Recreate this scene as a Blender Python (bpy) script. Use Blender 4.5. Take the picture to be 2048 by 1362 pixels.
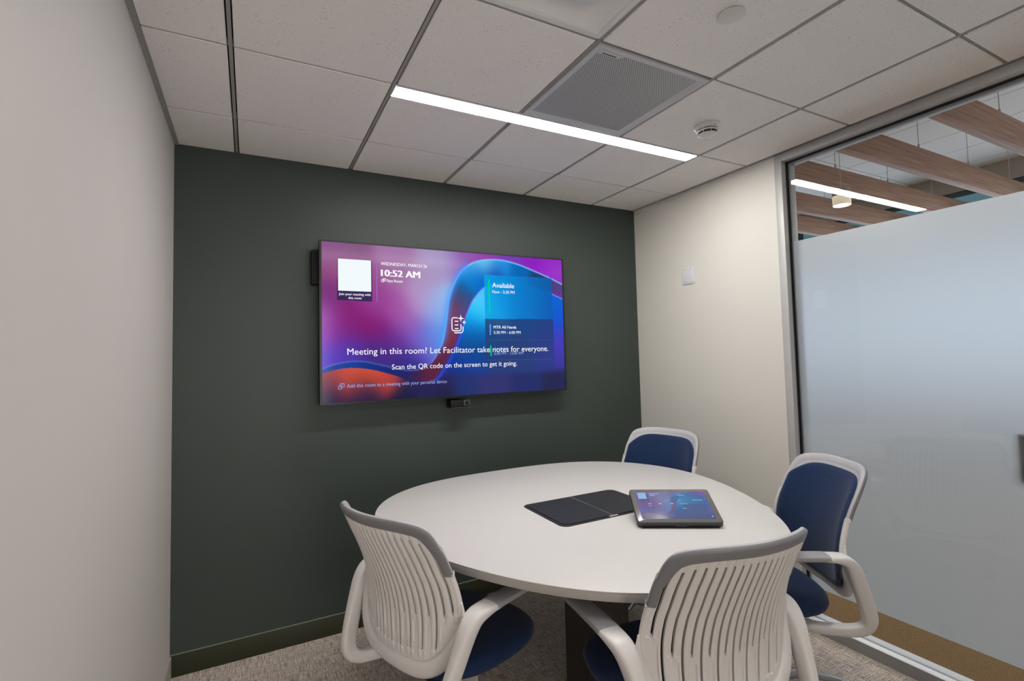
import bpy, bmesh, math, random
import numpy as np
from mathutils import Vector, Matrix
random.seed(4); PI = math.pi
for o in list(bpy.data.objects): bpy.data.objects.remove(o)
SC = bpy.context.scene
COL = SC.collection

# ------------------------------------------------------------------ camera, world, exposure
cam = bpy.data.cameras.new('camera'); camo = bpy.data.objects.new('camera', cam); COL.objects.link(camo)
cam.sensor_width = 36; cam.lens = 990.944/2048*36; cam.shift_x = 10.869/2048; cam.shift_y = -17.738/2048
cam.clip_start = .03; cam.clip_end = 60
YAW, PITCH, ROLL = .4787, .0490, -.0239
def cam_axes():
    F = Vector((math.sin(YAW)*math.cos(PITCH), math.cos(YAW)*math.cos(PITCH), math.sin(PITCH)))
    r = Vector((math.cos(YAW), -math.sin(YAW), 0)); u = r.cross(F)
    c, s = math.cos(ROLL), math.sin(ROLL)
    return c*r+s*u, -s*r+c*u, F
_r, _u, _f = cam_axes()
M = Matrix((_r, _u, -_f)).transposed().to_4x4(); M.translation = (.356, -3.0797, 1.5751)
camo.matrix_world = M
SC.camera = camo
w = bpy.data.worlds.new('world'); SC.world = w; w.use_nodes = True
w.node_tree.nodes['Background'].inputs[0].default_value = (.62, .74, .9, 1)
w.node_tree.nodes['Background'].inputs[1].default_value = .3
SC.view_settings.view_transform = 'Standard'; SC.view_settings.look = 'None'
SC.view_settings.gamma = 1; SC.view_settings.use_curve_mapping = False
EXPO = 0.1
SC.view_settings.exposure = EXPO
LIGHT_MAIN = 58.0      # the lit strip over the table
LIGHT_REAR = 30.0      # the second strip, above and behind the camera
HALL_LIGHT = 112.0     # window light and added hall fill in the open office outside, watts
WIN_GLOW = .9
REAR_FILL = 66.0     # unseen fill lamp shining in through an added opening behind the camera

# ------------------------------------------------------------------ materials
def lin(c):
    return tuple(((x/255)/12.92 if x/255 <= .04045 else ((x/255+.055)/1.055)**2.4) for x in c)
MATS = {}
def mat(name, col, rough=.5, metal=0, spec=.5, noise=None, bump=None, emis=None, estr=0, sheen=0, coat=0, lincol=False):
    """col: sRGB 0-255 (or linear when lincol). noise=(scale, amount); bump=(scale, strength)"""
    m = bpy.data.materials.new(name); m.use_nodes = True; nt = m.node_tree; b = nt.nodes['Principled BSDF']
    c = col if lincol else lin(col)
    b.inputs['Base Color'].default_value = (*c, 1); b.inputs['Roughness'].default_value = rough
    b.inputs['Metallic'].default_value = metal; b.inputs['Specular IOR Level'].default_value = spec
    if sheen: b.inputs['Sheen Weight'].default_value = sheen
    if coat: b.inputs['Coat Weight'].default_value = coat; b.inputs['Coat Roughness'].default_value = .15
    if emis is not None:
        b.inputs['Emission Color'].default_value = (*emis, 1); b.inputs['Emission Strength'].default_value = estr
    tc = nt.nodes.new('ShaderNodeTexCoord')
    if noise:
        n = nt.nodes.new('ShaderNodeTexNoise'); n.inputs['Scale'].default_value = noise[0]; n.inputs['Detail'].default_value = 5
        nt.links.new(tc.outputs['Object'], n.inputs['Vector'])
        r = nt.nodes.new('ShaderNodeValToRGB'); k = noise[1]
        r.color_ramp.elements[0].position = .3; r.color_ramp.elements[1].position = .7
        r.color_ramp.elements[0].color = (*[x*(1-k) for x in c], 1); r.color_ramp.elements[1].color = (*[min(1, x*(1+k)) for x in c], 1)
        nt.links.new(n.outputs['Fac'], r.inputs['Fac']); nt.links.new(r.outputs['Color'], b.inputs['Base Color'])
    if bump:
        n = nt.nodes.new('ShaderNodeTexNoise'); n.inputs['Scale'].default_value = bump[0]; n.inputs['Detail'].default_value = 3
        nt.links.new(tc.outputs['Object'], n.inputs['Vector'])
        bp = nt.nodes.new('ShaderNodeBump'); bp.inputs['Strength'].default_value = bump[1]; bp.inputs['Distance'].default_value = .002
        nt.links.new(n.outputs['Fac'], bp.inputs['Height']); nt.links.new(bp.outputs['Normal'], b.inputs['Normal'])
    MATS[name] = m
    return m

mat('green_paint', (.053, .068, .061), rough=.42, spec=.28, lincol=True, bump=(900, .12), noise=(3, .03))
mat('base_green', (.028, .034, .015), rough=.5, lincol=True)
mat('white_paint', (.65, .615, .585), rough=.6, lincol=True, bump=(700, .1), noise=(2, .01))
mat('cream_paint', (.74, .715, .65), rough=.5, lincol=True, bump=(700, .1), noise=(2, .01))
mat('vinyl_base', (.42, .38, .35), rough=.5, lincol=True)
mat('alu_dark', (.30, .30, .295), rough=.5, lincol=True)
mat('alu', (.50, .50, .49), rough=.45, metal=.1, spec=.5, lincol=True, noise=(4, .03))
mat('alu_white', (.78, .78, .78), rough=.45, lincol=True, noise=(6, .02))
mat('gasket', (.02, .02, .022), rough=.6, lincol=True)
mat('plenum', (.02, .018, .016), rough=.9, lincol=True)
mat('tee', (.34, .33, .30), rough=.5, lincol=True)
mat('laminate', (.68, .66, .64), rough=.38, spec=.4, lincol=True, noise=(1.5, .012))
mat('laminate_shade', (.40, .375, .345), rough=.45, lincol=True)
mat('bronze', (.062, .054, .045), rough=.42, metal=.4, lincol=True, noise=(300, .35))
mat('shell', (.74, .72, .70), rough=.36, spec=.5, lincol=True)
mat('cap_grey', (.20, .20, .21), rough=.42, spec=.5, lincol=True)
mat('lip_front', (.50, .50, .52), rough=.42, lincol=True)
mat('lip_grey', (.34, .34, .355), rough=.42, spec=.5, lincol=True)
mat('chair_metal', (.42, .43, .44), rough=.28, metal=.9, lincol=True)
mat('dark_slot', (.012, .012, .018), rough=.8, lincol=True)
mat('black_plastic', (.009, .009, .010), rough=.6, spec=.25, lincol=True)
mat('charcoal', (.05, .05, .052), rough=.45, lincol=True, noise=(60, .1))
mat('bezel', (.028, .029, .031), rough=.3, metal=.5, lincol=True)
mat('hatch', (.030, .032, .036), rough=.42, spec=.5, lincol=True, noise=(400, .15))
mat('hatch_rim', (.06, .06, .062), rough=.3, metal=.6, lincol=True)
mat('white_plastic', (.68, .665, .64), rough=.35, lincol=True)
mat('plate_white', (.72, .72, .74), rough=.3, lincol=True)
mat('screw', (.3, .3, .3), rough=.4, metal=.6, lincol=True)
mat('mic_white', (.62, .63, .64), rough=.45, lincol=True)
mat('diffuser_white', (.78, .77, .76), rough=.25, lincol=True)
mat('hall_wall', (.45, .42, .38), rough=.7, lincol=True, noise=(2, .03))
mat('soffit', (.46, .42, .36), rough=.7, lincol=True, noise=(2, .03))
mat('teal_frame', (.03, .06, .07), rough=.5, lincol=True)
mat('panel_dark', (.20, .20, .20), rough=.4, lincol=True)

def emission(name, col, strength):
    m = bpy.data.materials.new(name); m.use_nodes = True; nt = m.node_tree; nt.nodes.clear()
    e = nt.nodes.new('ShaderNodeEmission'); e.inputs[0].default_value = (*col, 1); e.inputs[1].default_value = strength
    o = nt.nodes.new('ShaderNodeOutputMaterial'); nt.links.new(e.outputs[0], o.inputs[0]); MATS[name] = m; return m
emission('lamp_main', (1, .965, .93), LIGHT_MAIN)
emission('lamp_rear', (1, .965, .93), LIGHT_REAR)
emission('downlight_glow', (1, .97, .92), 14)
emission('led_green', (.05, 1, .2), .3)
def txt_mat(name, col, s=1.0): return emission(name, lin(col), s)
txt_mat('ui_white', (245, 245, 250)); txt_mat('ui_pale', (150, 165, 225)); txt_mat('ui_dim', (110, 150, 205))
txt_mat('ui_green', (0, 215, 110)); txt_mat('ui_lilac', (150, 110, 205)); txt_mat('ui_line', (60, 90, 150))
txt_mat('ui_qr', (235, 242, 245)); txt_mat('ui_paleblue', (110, 160, 240))

def screen_material(name, k):
    m = bpy.data.materials.new(name); m.use_nodes = True; nt = m.node_tree; nt.nodes.clear()
    a = nt.nodes.new('ShaderNodeAttribute'); a.attribute_name = 'picture'
    e = nt.nodes.new('ShaderNodeEmission'); e.inputs[1].default_value = k
    g = nt.nodes.new('ShaderNodeBsdfGlossy'); g.inputs['Roughness'].default_value = .12; g.inputs['Color'].default_value = (.018, .018, .018, 1)
    s = nt.nodes.new('ShaderNodeAddShader'); o = nt.nodes.new('ShaderNodeOutputMaterial')
    nt.links.new(a.outputs['Color'], e.inputs[0]); nt.links.new(e.outputs[0], s.inputs[0]); nt.links.new(g.outputs[0], s.inputs[1]); nt.links.new(s.outputs[0], o.inputs[0])
    MATS[name] = m; return m
screen_material('tv_picture', .93); screen_material('tablet_picture', .85)

def ceiling_tile_mat():
    m = mat('ceiling_tile', (.88, .845, .81), rough=.85, spec=.2, lincol=True); nt = m.node_tree; b = nt.nodes['Principled BSDF']
    tc = nt.nodes.new('ShaderNodeTexCoord')
    mp = nt.nodes.new('ShaderNodeMapping'); mp.inputs['Scale'].default_value = (1, 1.8, 1); nt.links.new(tc.outputs['Object'], mp.inputs[0])
    n = nt.nodes.new('ShaderNodeTexNoise'); n.inputs['Scale'].default_value = 95; n.inputs['Detail'].default_value = 3; n.inputs['Roughness'].default_value = .6
    nt.links.new(mp.outputs[0], n.inputs['Vector'])
    n2 = nt.nodes.new('ShaderNodeTexNoise'); n2.inputs['Scale'].default_value = 8; nt.links.new(tc.outputs['Object'], n2.inputs['Vector'])
    ad = nt.nodes.new('ShaderNodeMath'); ad.operation = 'MULTIPLY_ADD'; ad.inputs[1].default_value = .12; nt.links.new(n2.outputs['Fac'], ad.inputs[0]); nt.links.new(n.outputs['Fac'], ad.inputs[2])
    r = nt.nodes.new('ShaderNodeValToRGB'); e = r.color_ramp.elements
    e[0].position = .70; e[0].color = (.88, .845, .81, 1); e[1].position = .75; e[1].color = (.48, .44, .41, 1)
    nt.links.new(ad.outputs[0], r.inputs[0]); nt.links.new(r.outputs[0], b.inputs['Base Color'])
    bp = nt.nodes.new('ShaderNodeBump'); bp.inputs['Strength'].default_value = .25; bp.inputs['Distance'].default_value = .002; bp.invert = True
    nt.links.new(n.outputs['Fac'], bp.inputs['Height']); nt.links.new(bp.outputs[0], b.inputs['Normal'])
ceiling_tile_mat()

def carpet_mat():
    m = mat('carpet', (.3, .26, .23), rough=.95, spec=.1, lincol=True); nt = m.node_tree; b = nt.nodes['Principled BSDF']
    tc = nt.nodes.new('ShaderNodeTexCoord')
    def nz(sx, sy, detail=2):
        mp = nt.nodes.new('ShaderNodeMapping'); mp.inputs['Scale'].default_value = (sx, sy, 1); nt.links.new(tc.outputs['Object'], mp.inputs[0])
        n = nt.nodes.new('ShaderNodeTexNoise'); n.inputs['Scale'].default_value = 1; n.inputs['Detail'].default_value = detail
        nt.links.new(mp.outputs[0], n.inputs['Vector']); return n.outputs['Fac']
    def mth(op, a, b_):
        q = nt.nodes.new('ShaderNodeMath'); q.operation = op
        for i, v in enumerate((a, b_)):
            if isinstance(v, (int, float)): q.inputs[i].default_value = v
            else: nt.links.new(v, q.inputs[i])
        return q.outputs[0]
    s = mth('ADD', mth('MULTIPLY', nz(260, 260, 1), .50), mth('MULTIPLY', nz(230, 14), .30))
    s = mth('ADD', s, mth('MULTIPLY', nz(14, 230), .26))
    r = nt.nodes.new('ShaderNodeValToRGB'); e = r.color_ramp.elements
    e[0].position = .43; e[0].color = (.12, .10, .085, 1); e[1].position = .60; e[1].color = (.84, .74, .65, 1)
    x = r.color_ramp.elements.new(.52); x.color = (.50, .435, .38, 1)
    nt.links.new(s, r.inputs[0]); nt.links.new(r.outputs[0], b.inputs['Base Color'])
    bp = nt.nodes.new('ShaderNodeBump'); bp.inputs['Strength'].default_value = .6; bp.inputs['Distance'].default_value = .004
    nt.links.new(s, bp.inputs['Height']); nt.links.new(bp.outputs[0], b.inputs['Normal'])
carpet_mat()
mat('brown_carpet', (.27, .165, .075), rough=.95, spec=.1, lincol=True, noise=(140, .3))

def wood_mat():
    m = mat('oak_beam', (.3, .2, .14), rough=.6, spec=.3, lincol=True); nt = m.node_tree; b = nt.nodes['Principled BSDF']
    tc = nt.nodes.new('ShaderNodeTexCoord'); mp = nt.nodes.new('ShaderNodeMapping'); mp.inputs['Scale'].default_value = (1.4, 60, 60)
    n = nt.nodes.new('ShaderNodeTexNoise'); n.inputs['Scale'].default_value = 1.2; n.inputs['Detail'].default_value = 6
    nt.links.new(tc.outputs['Object'], mp.inputs[0]); nt.links.new(mp.outputs[0], n.inputs['Vector'])
    r = nt.nodes.new('ShaderNodeValToRGB'); e = r.color_ramp.elements
    e[0].position = .35; e[0].color = (.30, .155, .092, 1); e[1].position = .68; e[1].color = (.52, .31, .205, 1)
    nt.links.new(n.outputs['Fac'], r.inputs[0]); nt.links.new(r.outputs[0], b.inputs['Base Color'])
wood_mat()

def fabric_mat(name, dark, light, ribs=False):
    m = mat(name, dark, rough=.9, spec=.15, lincol=True, sheen=.15); nt = m.node_tree; b = nt.nodes['Principled BSDF']
    tc = nt.nodes.new('ShaderNodeTexCoord')
    n = nt.nodes.new('ShaderNodeTexNoise'); n.inputs['Scale'].default_value = 420; n.inputs['Detail'].default_value = 1
    nt.links.new(tc.outputs['Object'], n.inputs['Vector'])
    r = nt.nodes.new('ShaderNodeValToRGB'); e = r.color_ramp.elements
    e[0].position = .42; e[0].color = (*dark, 1); e[1].position = .66; e[1].color = (*light, 1)
    nt.links.new(n.outputs['Fac'], r.inputs[0]); nt.links.new(r.outputs[0], b.inputs['Base Color'])
    bp = nt.nodes.new('ShaderNodeBump'); bp.inputs['Strength'].default_value = .35; bp.inputs['Distance'].default_value = .002
    nt.links.new(n.outputs['Fac'], bp.inputs['Height']); nt.links.new(bp.outputs[0], b.inputs['Normal'])
fabric_mat('navy_fabric', (.007, .019, .060), (.020, .046, .122))

def perforated_mat():
    m = mat('perforated', (.45, .45, .46), rough=.45, lincol=True); nt = m.node_tree; b = nt.nodes['Principled BSDF']
    tc = nt.nodes.new('ShaderNodeTexCoord')
    def mth(op, *v):
        q = nt.nodes.new('ShaderNodeMath'); q.operation = op
        for i, a in enumerate(v):
            if isinstance(a, (int, float)): q.inputs[i].default_value = a
            else: nt.links.new(a, q.inputs[i])
        return q.outputs[0]
    sp = nt.nodes.new('ShaderNodeSeparateXYZ'); nt.links.new(tc.outputs['Object'], sp.inputs[0])
    f = 2*PI/.0075
    a = mth('COSINE', mth('MULTIPLY', mth('ADD', sp.outputs[0], sp.outputs[1]), f*.72))
    c = mth('COSINE', mth('MULTIPLY', mth('SUBTRACT', sp.outputs[0], sp.outputs[1]), f*.72))
    s = mth('ADD', a, c)
    r = nt.nodes.new('ShaderNodeValToRGB'); e = r.color_ramp.elements
    s2 = mth('MULTIPLY_ADD', s, .25, .5)
    e[0].position = .50; e[0].color = (.60, .60, .61, 1); e[1].position = .68; e[1].color = (.05, .05, .055, 1)
    nt.links.new(s2, r.inputs[0]); nt.links.new(r.outputs[0], b.inputs['Base Color'])
perforated_mat()

def glass_mat():
    m = bpy.data.materials.new('clear_glass'); m.use_nodes = True; nt = m.node_tree; nt.nodes.clear()
    fr = nt.nodes.new('ShaderNodeFresnel'); fr.inputs[0].default_value = 1.52
    t = nt.nodes.new('ShaderNodeBsdfTransparent'); t.inputs[0].default_value = (.93, .95, .94, 1)
    g = nt.nodes.new('ShaderNodeBsdfGlossy'); g.inputs['Roughness'].default_value = 0.0
    mx = nt.nodes.new('ShaderNodeMixShader'); o = nt.nodes.new('ShaderNodeOutputMaterial')
    nt.links.new(fr.outputs[0], mx.inputs[0]); nt.links.new(t.outputs[0], mx.inputs[1]); nt.links.new(g.outputs[0], mx.inputs[2]); nt.links.new(mx.outputs[0], o.inputs[0])
    MATS['clear_glass'] = m
glass_mat()
def film_mat():
    m = bpy.data.materials.new('frosted_film'); m.use_nodes = True; nt = m.node_tree; nt.nodes.clear()
    tr = nt.nodes.new('ShaderNodeBsdfTranslucent'); tr.inputs[0].default_value = (.80, .83, .86, 1)
    di = nt.nodes.new('ShaderNodeBsdfDiffuse'); di.inputs[0].default_value = (.46, .47, .48, 1)
    m1 = nt.nodes.new('ShaderNodeMixShader'); m1.inputs[0].default_value = .40
    rf = nt.nodes.new('ShaderNodeBsdfRefraction'); rf.inputs['Roughness'].default_value = .8; rf.inputs['IOR'].default_value = 1.25; rf.inputs['Color'].default_value = (.85, .87, .9, 1)
    m2 = nt.nodes.new('ShaderNodeMixShader'); m2.inputs[0].default_value = .22
    gl = nt.nodes.new('ShaderNodeBsdfGlossy'); gl.inputs['Roughness'].default_value = .32
    m3 = nt.nodes.new('ShaderNodeMixShader'); m3.inputs[0].default_value = .05
    o = nt.nodes.new('ShaderNodeOutputMaterial')
    nt.links.new(tr.outputs[0], m1.inputs[1]); nt.links.new(di.outputs[0], m1.inputs[2])
    nt.links.new(m1.outputs[0], m2.inputs[1]); nt.links.new(rf.outputs[0], m2.inputs[2])
    nt.links.new(m2.outputs[0], m3.inputs[1]); nt.links.new(gl.outputs[0], m3.inputs[2]); nt.links.new(m3.outputs[0], o.inputs[0])
    MATS['frosted_film'] = m
film_mat()

# ------------------------------------------------------------------ mesh helpers
class MB:
    def __init__(s): s.v = []; s.f = []; s.m = []; s.sm = []
    def add(s, verts, faces, mi=0, smooth=False):
        o = len(s.v); s.v += [tuple(p) for p in verts]
        for f in faces: s.f.append(tuple(i+o for i in f)); s.m.append(mi); s.sm.append(smooth)
    def box(s, a, b, mi=0):
        x0, y0, z0 = a; x1, y1, z1 = b
        s.add([(x0,y0,z0),(x1,y0,z0),(x1,y1,z0),(x0,y1,z0),(x0,y0,z1),(x1,y0,z1),(x1,y1,z1),(x0,y1,z1)],
              [(3,2,1,0),(4,5,6,7),(0,1,5,4),(1,2,6,5),(2,3,7,6),(3,0,4,7)], mi)
    def bbox(s, a, b, r, mi=0, seg=2):
        """a box with bevelled edges"""
        bm = bmesh.new(); bmesh.ops.create_cube(bm, size=1)
        for v in bm.verts: v.co = Vector([(a[i]+b[i])/2+v.co[i]*(b[i]-a[i]) for i in range(3)])
        bmesh.ops.bevel(bm, geom=bm.edges[:], offset=r, segments=seg, profile=.5, affect='EDGES')
        bm.verts.index_update()
        s.add([v.co[:] for v in bm.verts], [[v.index for v in f.verts] for f in bm.faces], mi, True); bm.free()
    def prism(s, pts, z0, z1, mi=0, bevel=0, smooth=False):
        """pts: closed xy outline counter-clockwise"""
        n = len(pts)
        def inset(d):
            out = []
            for i in range(n):
                p, q, r_ = Vector(pts[i-1]), Vector(pts[i]), Vector(pts[(i+1) % n])
                t = (r_-p); t.normalize(); out.append((q.x-t.y*d, q.y+t.x*d))
            return out
        if bevel:
            k = bevel; rings = [(inset(k), z0), (inset(k*.3), z0+k*.3), (pts, z0+k), (pts, z1-k), (inset(k*.3), z1-k*.3), (inset(k), z1)]
        else: rings = [(pts, z0), (pts, z1)]
        V = [(p[0], p[1], z) for ring, z in rings for p in ring]; F = []
        for k in range(len(rings)-1):
            for i in range(n):
                j = (i+1) % n; F.append((k*n+i, k*n+j, (k+1)*n+j, (k+1)*n+i))
        s.add(V, F, mi, smooth); o = len(s.v)-len(V)
        s.f.append(tuple(o+i for i in reversed(range(n)))); s.m.append(mi); s.sm.append(False)
        s.f.append(tuple(o+(len(rings)-1)*n+i for i in range(n))); s.m.append(mi); s.sm.append(False)
    def lathe(s, prof, n=32, mi=0, c=(0, 0, 0), smooth=True):
        """prof: list of (r, z)"""
        V = []; F = []
        for r_, z in prof:
            for i in range(n):
                a = 2*PI*i/n; V.append((c[0]+r_*math.cos(a), c[1]+r_*math.sin(a), c[2]+z))
        for k in range(len(prof)-1):
            for i in range(n):
                j = (i+1) % n; F.append((k*n+i, k*n+j, (k+1)*n+j, (k+1)*n+i))
        F.append(tuple(reversed(range(n)))); F.append(tuple((len(prof)-1)*n+i for i in range(n)))
        s.add(V, F, mi, smooth)
    def sweep(s, path, mi=0, n=14, e=2.8, closed=False):
        """path: list of (P, A, B, ha, hb): section in the plane of A and B"""
        V = []; F = []; m = len(path)
        for P, A, B, ha, hb in path:
            for i in range(n):
                t = 2*PI*i/n; c, q = math.cos(t), math.sin(t)
                x = math.copysign(abs(c)**(2/e), c)*ha; y = math.copysign(abs(q)**(2/e), q)*hb
                V.append(Vector(P)+Vector(A)*x+Vector(B)*y)
        for k in range(m if closed else m-1):
            k2 = (k+1) % m
            for i in range(n):
                j = (i+1) % n; F.append((k*n+i, k*n+j, k2*n+j, k2*n+i))
        if not closed: F.append(tuple(reversed(range(n)))); F.append(tuple((m-1)*n+i for i in range(n)))
        s.add(V, F, mi, True)
    def tube(s, pts, r, mi=0, n=10):
        path = []
        for i, p in enumerate(pts):
            t = Vector(pts[min(i+1, len(pts)-1)])-Vector(pts[max(i-1, 0)]); t.normalize()
            a = t.cross(Vector((0, 0, 1)))
            if a.length < .1: a = t.cross(Vector((1, 0, 0)))
            a.normalize(); b = t.cross(a); path.append((p, a, b, r, r))
        s.sweep(path, mi, n, 2)
    def build(s, name, mats, parent=None, loc=None):
        me = bpy.data.meshes.new(name); me.from_pydata(s.v, [], s.f)
        for m in (mats if isinstance(mats, (list, tuple)) else [mats]): me.materials.append(MATS[m])
        me.polygons.foreach_set('material_index', s.m); me.polygons.foreach_set('use_smooth', s.sm)
        bm = bmesh.new(); bm.from_mesh(me); bmesh.ops.recalc_face_normals(bm, faces=bm.faces); bm.to_mesh(me); bm.free()
        me.update()
        try: me.set_sharp_from_angle(angle=math.radians(42))
        except Exception: pass
        o = bpy.data.objects.new(name, me); COL.objects.link(o)
        if parent: o.parent = parent
        if loc: o.location = loc
        return o
def tag(o, label, cat, group=None):
    o['label'] = label; o['category'] = cat
    if group: o['group'] = group
    return o
def thing(name, label, cat, loc=(0, 0, 0), rz=0, group=None):
    o = bpy.data.objects.new(name, None); COL.objects.link(o); o.location = loc; o.rotation_euler = (0, 0, rz)
    o.empty_display_size = .1
    return tag(o, label, cat, group)
def struct(o): o['kind'] = 'structure'; return o
def part(name, m, parent, fn, loc=None):
    b = MB(); fn(b); return b.build(name, m, parent, loc)
def boxpart(name, m, parent, a, b, r=0, loc=None):
    return part(name, m, parent, lambda q: q.bbox(a, b, r) if r else q.box(a, b), loc)
def catmull(pts, k=6, closed=False):
    P = [np.array(p, float) for p in pts]; n = len(P); out = []
    rng = range(n if closed else n-1)
    for i in rng:
        g = (lambda j: P[j % n]) if closed else (lambda j: P[max(0, min(n-1, j))])
        a, b, c, d = g(i-1), g(i), g(i+1), g(i+2)
        for t in np.arange(k)/k:
            out.append(.5*((2*b)+(-a+c)*t+(2*a-5*b+4*c-d)*t*t+(-a+3*b-3*c+d)*t**3))
    if not closed: out.append(P[-1])
    return out
def rrect(x0, y0, x1, y1, r, n=6):
    pts = []
    for cx, cy, a0 in ((x1-r, y0+r, -PI/2), (x1-r, y1-r, 0), (x0+r, y1-r, PI/2), (x0+r, y0+r, PI)):
        for i in range(n+1): a = a0+PI/2*i/n; pts.append((cx+r*math.cos(a), cy+r*math.sin(a)))
    return pts

# ------------------------------------------------------------------ the room shell
W, H = 3.159, 2.74
YR = -4.25             # rear wall
YJ = -1.23             # the glazing begins
TH = .10
def sbox(name, m, a, b): return struct(boxpart(name, m, None, a, b))
sbox('floor', 'carpet', (0, YR, -.1), (W, 0, 0))
sbox('wall_far', 'green_paint', (-.1, 0, 0), (W+.1, .12, H+.12))
sbox('wall_left', 'white_paint', (-.1, YR, 0), (0, 0, H+.12))
DX0, DX1, DZ = .15, 1.35, 2.35
struct(part('wall_rear', 'white_paint', None, lambda b: (b.box((-.1, YR-.1, 0), (DX0, YR, H+.12)), b.box((DX1, YR-.1, 0), (W+.1, YR, H+.12)), b.box((DX0, YR-.1, DZ), (DX1, YR, H+.12)))))
def added_doorway():  # added opening in the unseen rear wall, lets fill light in
    t = bpy.data.objects.new('added_door_1', None); COL.objects.link(t); struct(t)
    part('added_door_frame', 'alu', t, lambda b: (b.box((DX0, YR-.11, 0), (DX0+.04, YR+.01, DZ)), b.box((DX1-.04, YR-.11, 0), (DX1, YR+.01, DZ)), b.box((DX0+.04, YR-.11, DZ-.04), (DX1-.04, YR+.01, DZ))))
added_doorway()
sbox('wall_right', 'cream_paint', (W, YJ, 0), (W+TH, 0, H+.12))
sbox('wall_bulkhead', 'hall_wall', (W, YR, H), (W+TH, YJ, 3.82))
mat('base_top_lit', (.22, .23, .19), rough=.5, lincol=True)  # lighter strip: light caught on the baseboard's top edge, put into colour
struct(part('baseboard_far', ['base_green', 'base_top_lit'], None, lambda b: (b.bbox((0, -.010, 0), (W-.008, 0, .108), .002), b.box((0, -.0085, .1078), (W-.008, 0, .1105), 1))))
sbox('baseboard_left', 'vinyl_base', (0, YR, 0), (.008, -.011, .105))
sbox('baseboard_right', 'vinyl_base', (W-.008, YJ, 0), (W, -.011, .105))

T = .6096
VX = [0]+[.291+i*T for i in range(5)]+[W]
HY = [0, -.441]+[-.441-i*T for i in range(1, 7)]+[YR]
def ceiling():
    b = MB()
    gx, gy = .0115, .0052
    for i in range(len(VX)-1):
        for j in range(len(HY)-1):
            x0 = VX[i]+(gx if i else .02); x1 = VX[i+1]-(gx if i < len(VX)-2 else .02)
            y1 = HY[j]-(gy if j else .004); y0 = HY[j+1]+(gy if j < len(HY)-2 else .02)
            if i in (2, 3, 4) and j in (1, 4): y0 += .108-gy          # row shortened by the lit strip
            if i == 3 and j == 2: continue                            # ceiling microphone
            if i == 2 and j == 3: continue                            # air diffuser
            b.bbox((x0, y0, H-.002), (x1, y1, H+.018), .0025, 0, 1)
    b.box((0, YR, H+.03), (W, 0, H+.05), 1)
    struct(b.build('ceiling', ['ceiling_tile', 'plenum']))
    g = MB()
    for x in VX[1:-1]: g.box((x-.0065, YR, H+.002), (x+.0065, 0, H+.03))
    for k, y in enumerate(HY[1:-1]):
        g.box((0, y-.0022, H+.0025), (W, y+.0022, H+.03))
    struct(g.build('trim_1', 'tee'))
    a = MB(); a.box((0, YR, H-.004), (.02, 0, H)); a.box((0, YR, H), (.0015, 0, H+.02)); a.box((W-.02, YJ, H-.002), (W, 0, H+.002))
    struct(a.build('trim_2', 'tee'))
ceiling()

# lit strips set in the ceiling grid
def strip(y, m, label):
    t = thing('ceiling_light', label, 'light', ((VX[2]+VX[5])/2, y+.052, H), 0)
    L = (VX[5]-VX[2])/2
    def fr(b):
        b.box((-L+.006, -.049, -.003), (L-.006, -.043, .028)); b.box((-L+.006, .043, -.003), (L-.006, .049, .028))
        b.box((-L+.006, -.043, -.003), (-L+.010, .043, .028)); b.box((L-.010, -.043, -.003), (L-.006, .043, .028)); b.box((-L+.01, -.043, .02), (L-.01, .043, .028))
    part('housing', 'alu_white', t, fr)
    part('lens', m, t, lambda b: b.box((-L+.011, -.0425, -.0012), (L-.011, .0425, .006)))
strip(HY[2], 'lamp_main', 'long narrow lit white strip light in the ceiling above the table')
strip(HY[5], 'lamp_rear', 'second lit strip light in the ceiling, behind the viewer')

# ceiling microphone panel
def microphone():
    x0, x1, y0, y1 = VX[3]+.010, VX[4]-.010, HY[3]+.010, HY[2]-.010
    cx, cy = (x0+x1)/2, (y0+y1)/2; w = (x1-x0)/2
    t = thing('ceiling_microphone', 'square perforated white microphone panel set in the ceiling beside the strip light', 'microphone', (cx, cy, H))
    def fr(b):
        o = [(-w, -w), (w, -w), (w, w), (-w, w)]
        def ring(k, z): return [(p[0]*k, p[1]*k, z) for p in o]
        k1, k2, k3 = 1, (w-.007)/w, (w-.026)/w
        V = ring(k1, .02)+ring(k1, -.006)+ring(k2, -.007)+ring(k3, .004)+ring((w-.034)/w, .004)+ring((w-.034)/w, .008)
        F = []
        for r_ in range(5):
            for i in range(4): F.append((r_*4+i, r_*4+(i+1) % 4, r_*4+4+(i+1) % 4, r_*4+4+i))
        F.append((0, 1, 2, 3)); b.add(V, F)
    part('frame', 'mic_white', t, fr)
    g = w-.034
    part('grille', 'perforated', t, lambda b: b.box((-g, -g, .004), (g, g, .008)))
    part('label_plate', 'mic_white', t, lambda b: b.prism([(-g, -g), (-g+.115, -g), (-g+.100, -g+.022), (-g, -g+.022)], -.0008+.004, .005))
    part('status_light', 'gasket', t, lambda b: b.box((-g+.018, -g+.013, .0024), (-g+.088, -g+.017, .004)))
microphone()

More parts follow.
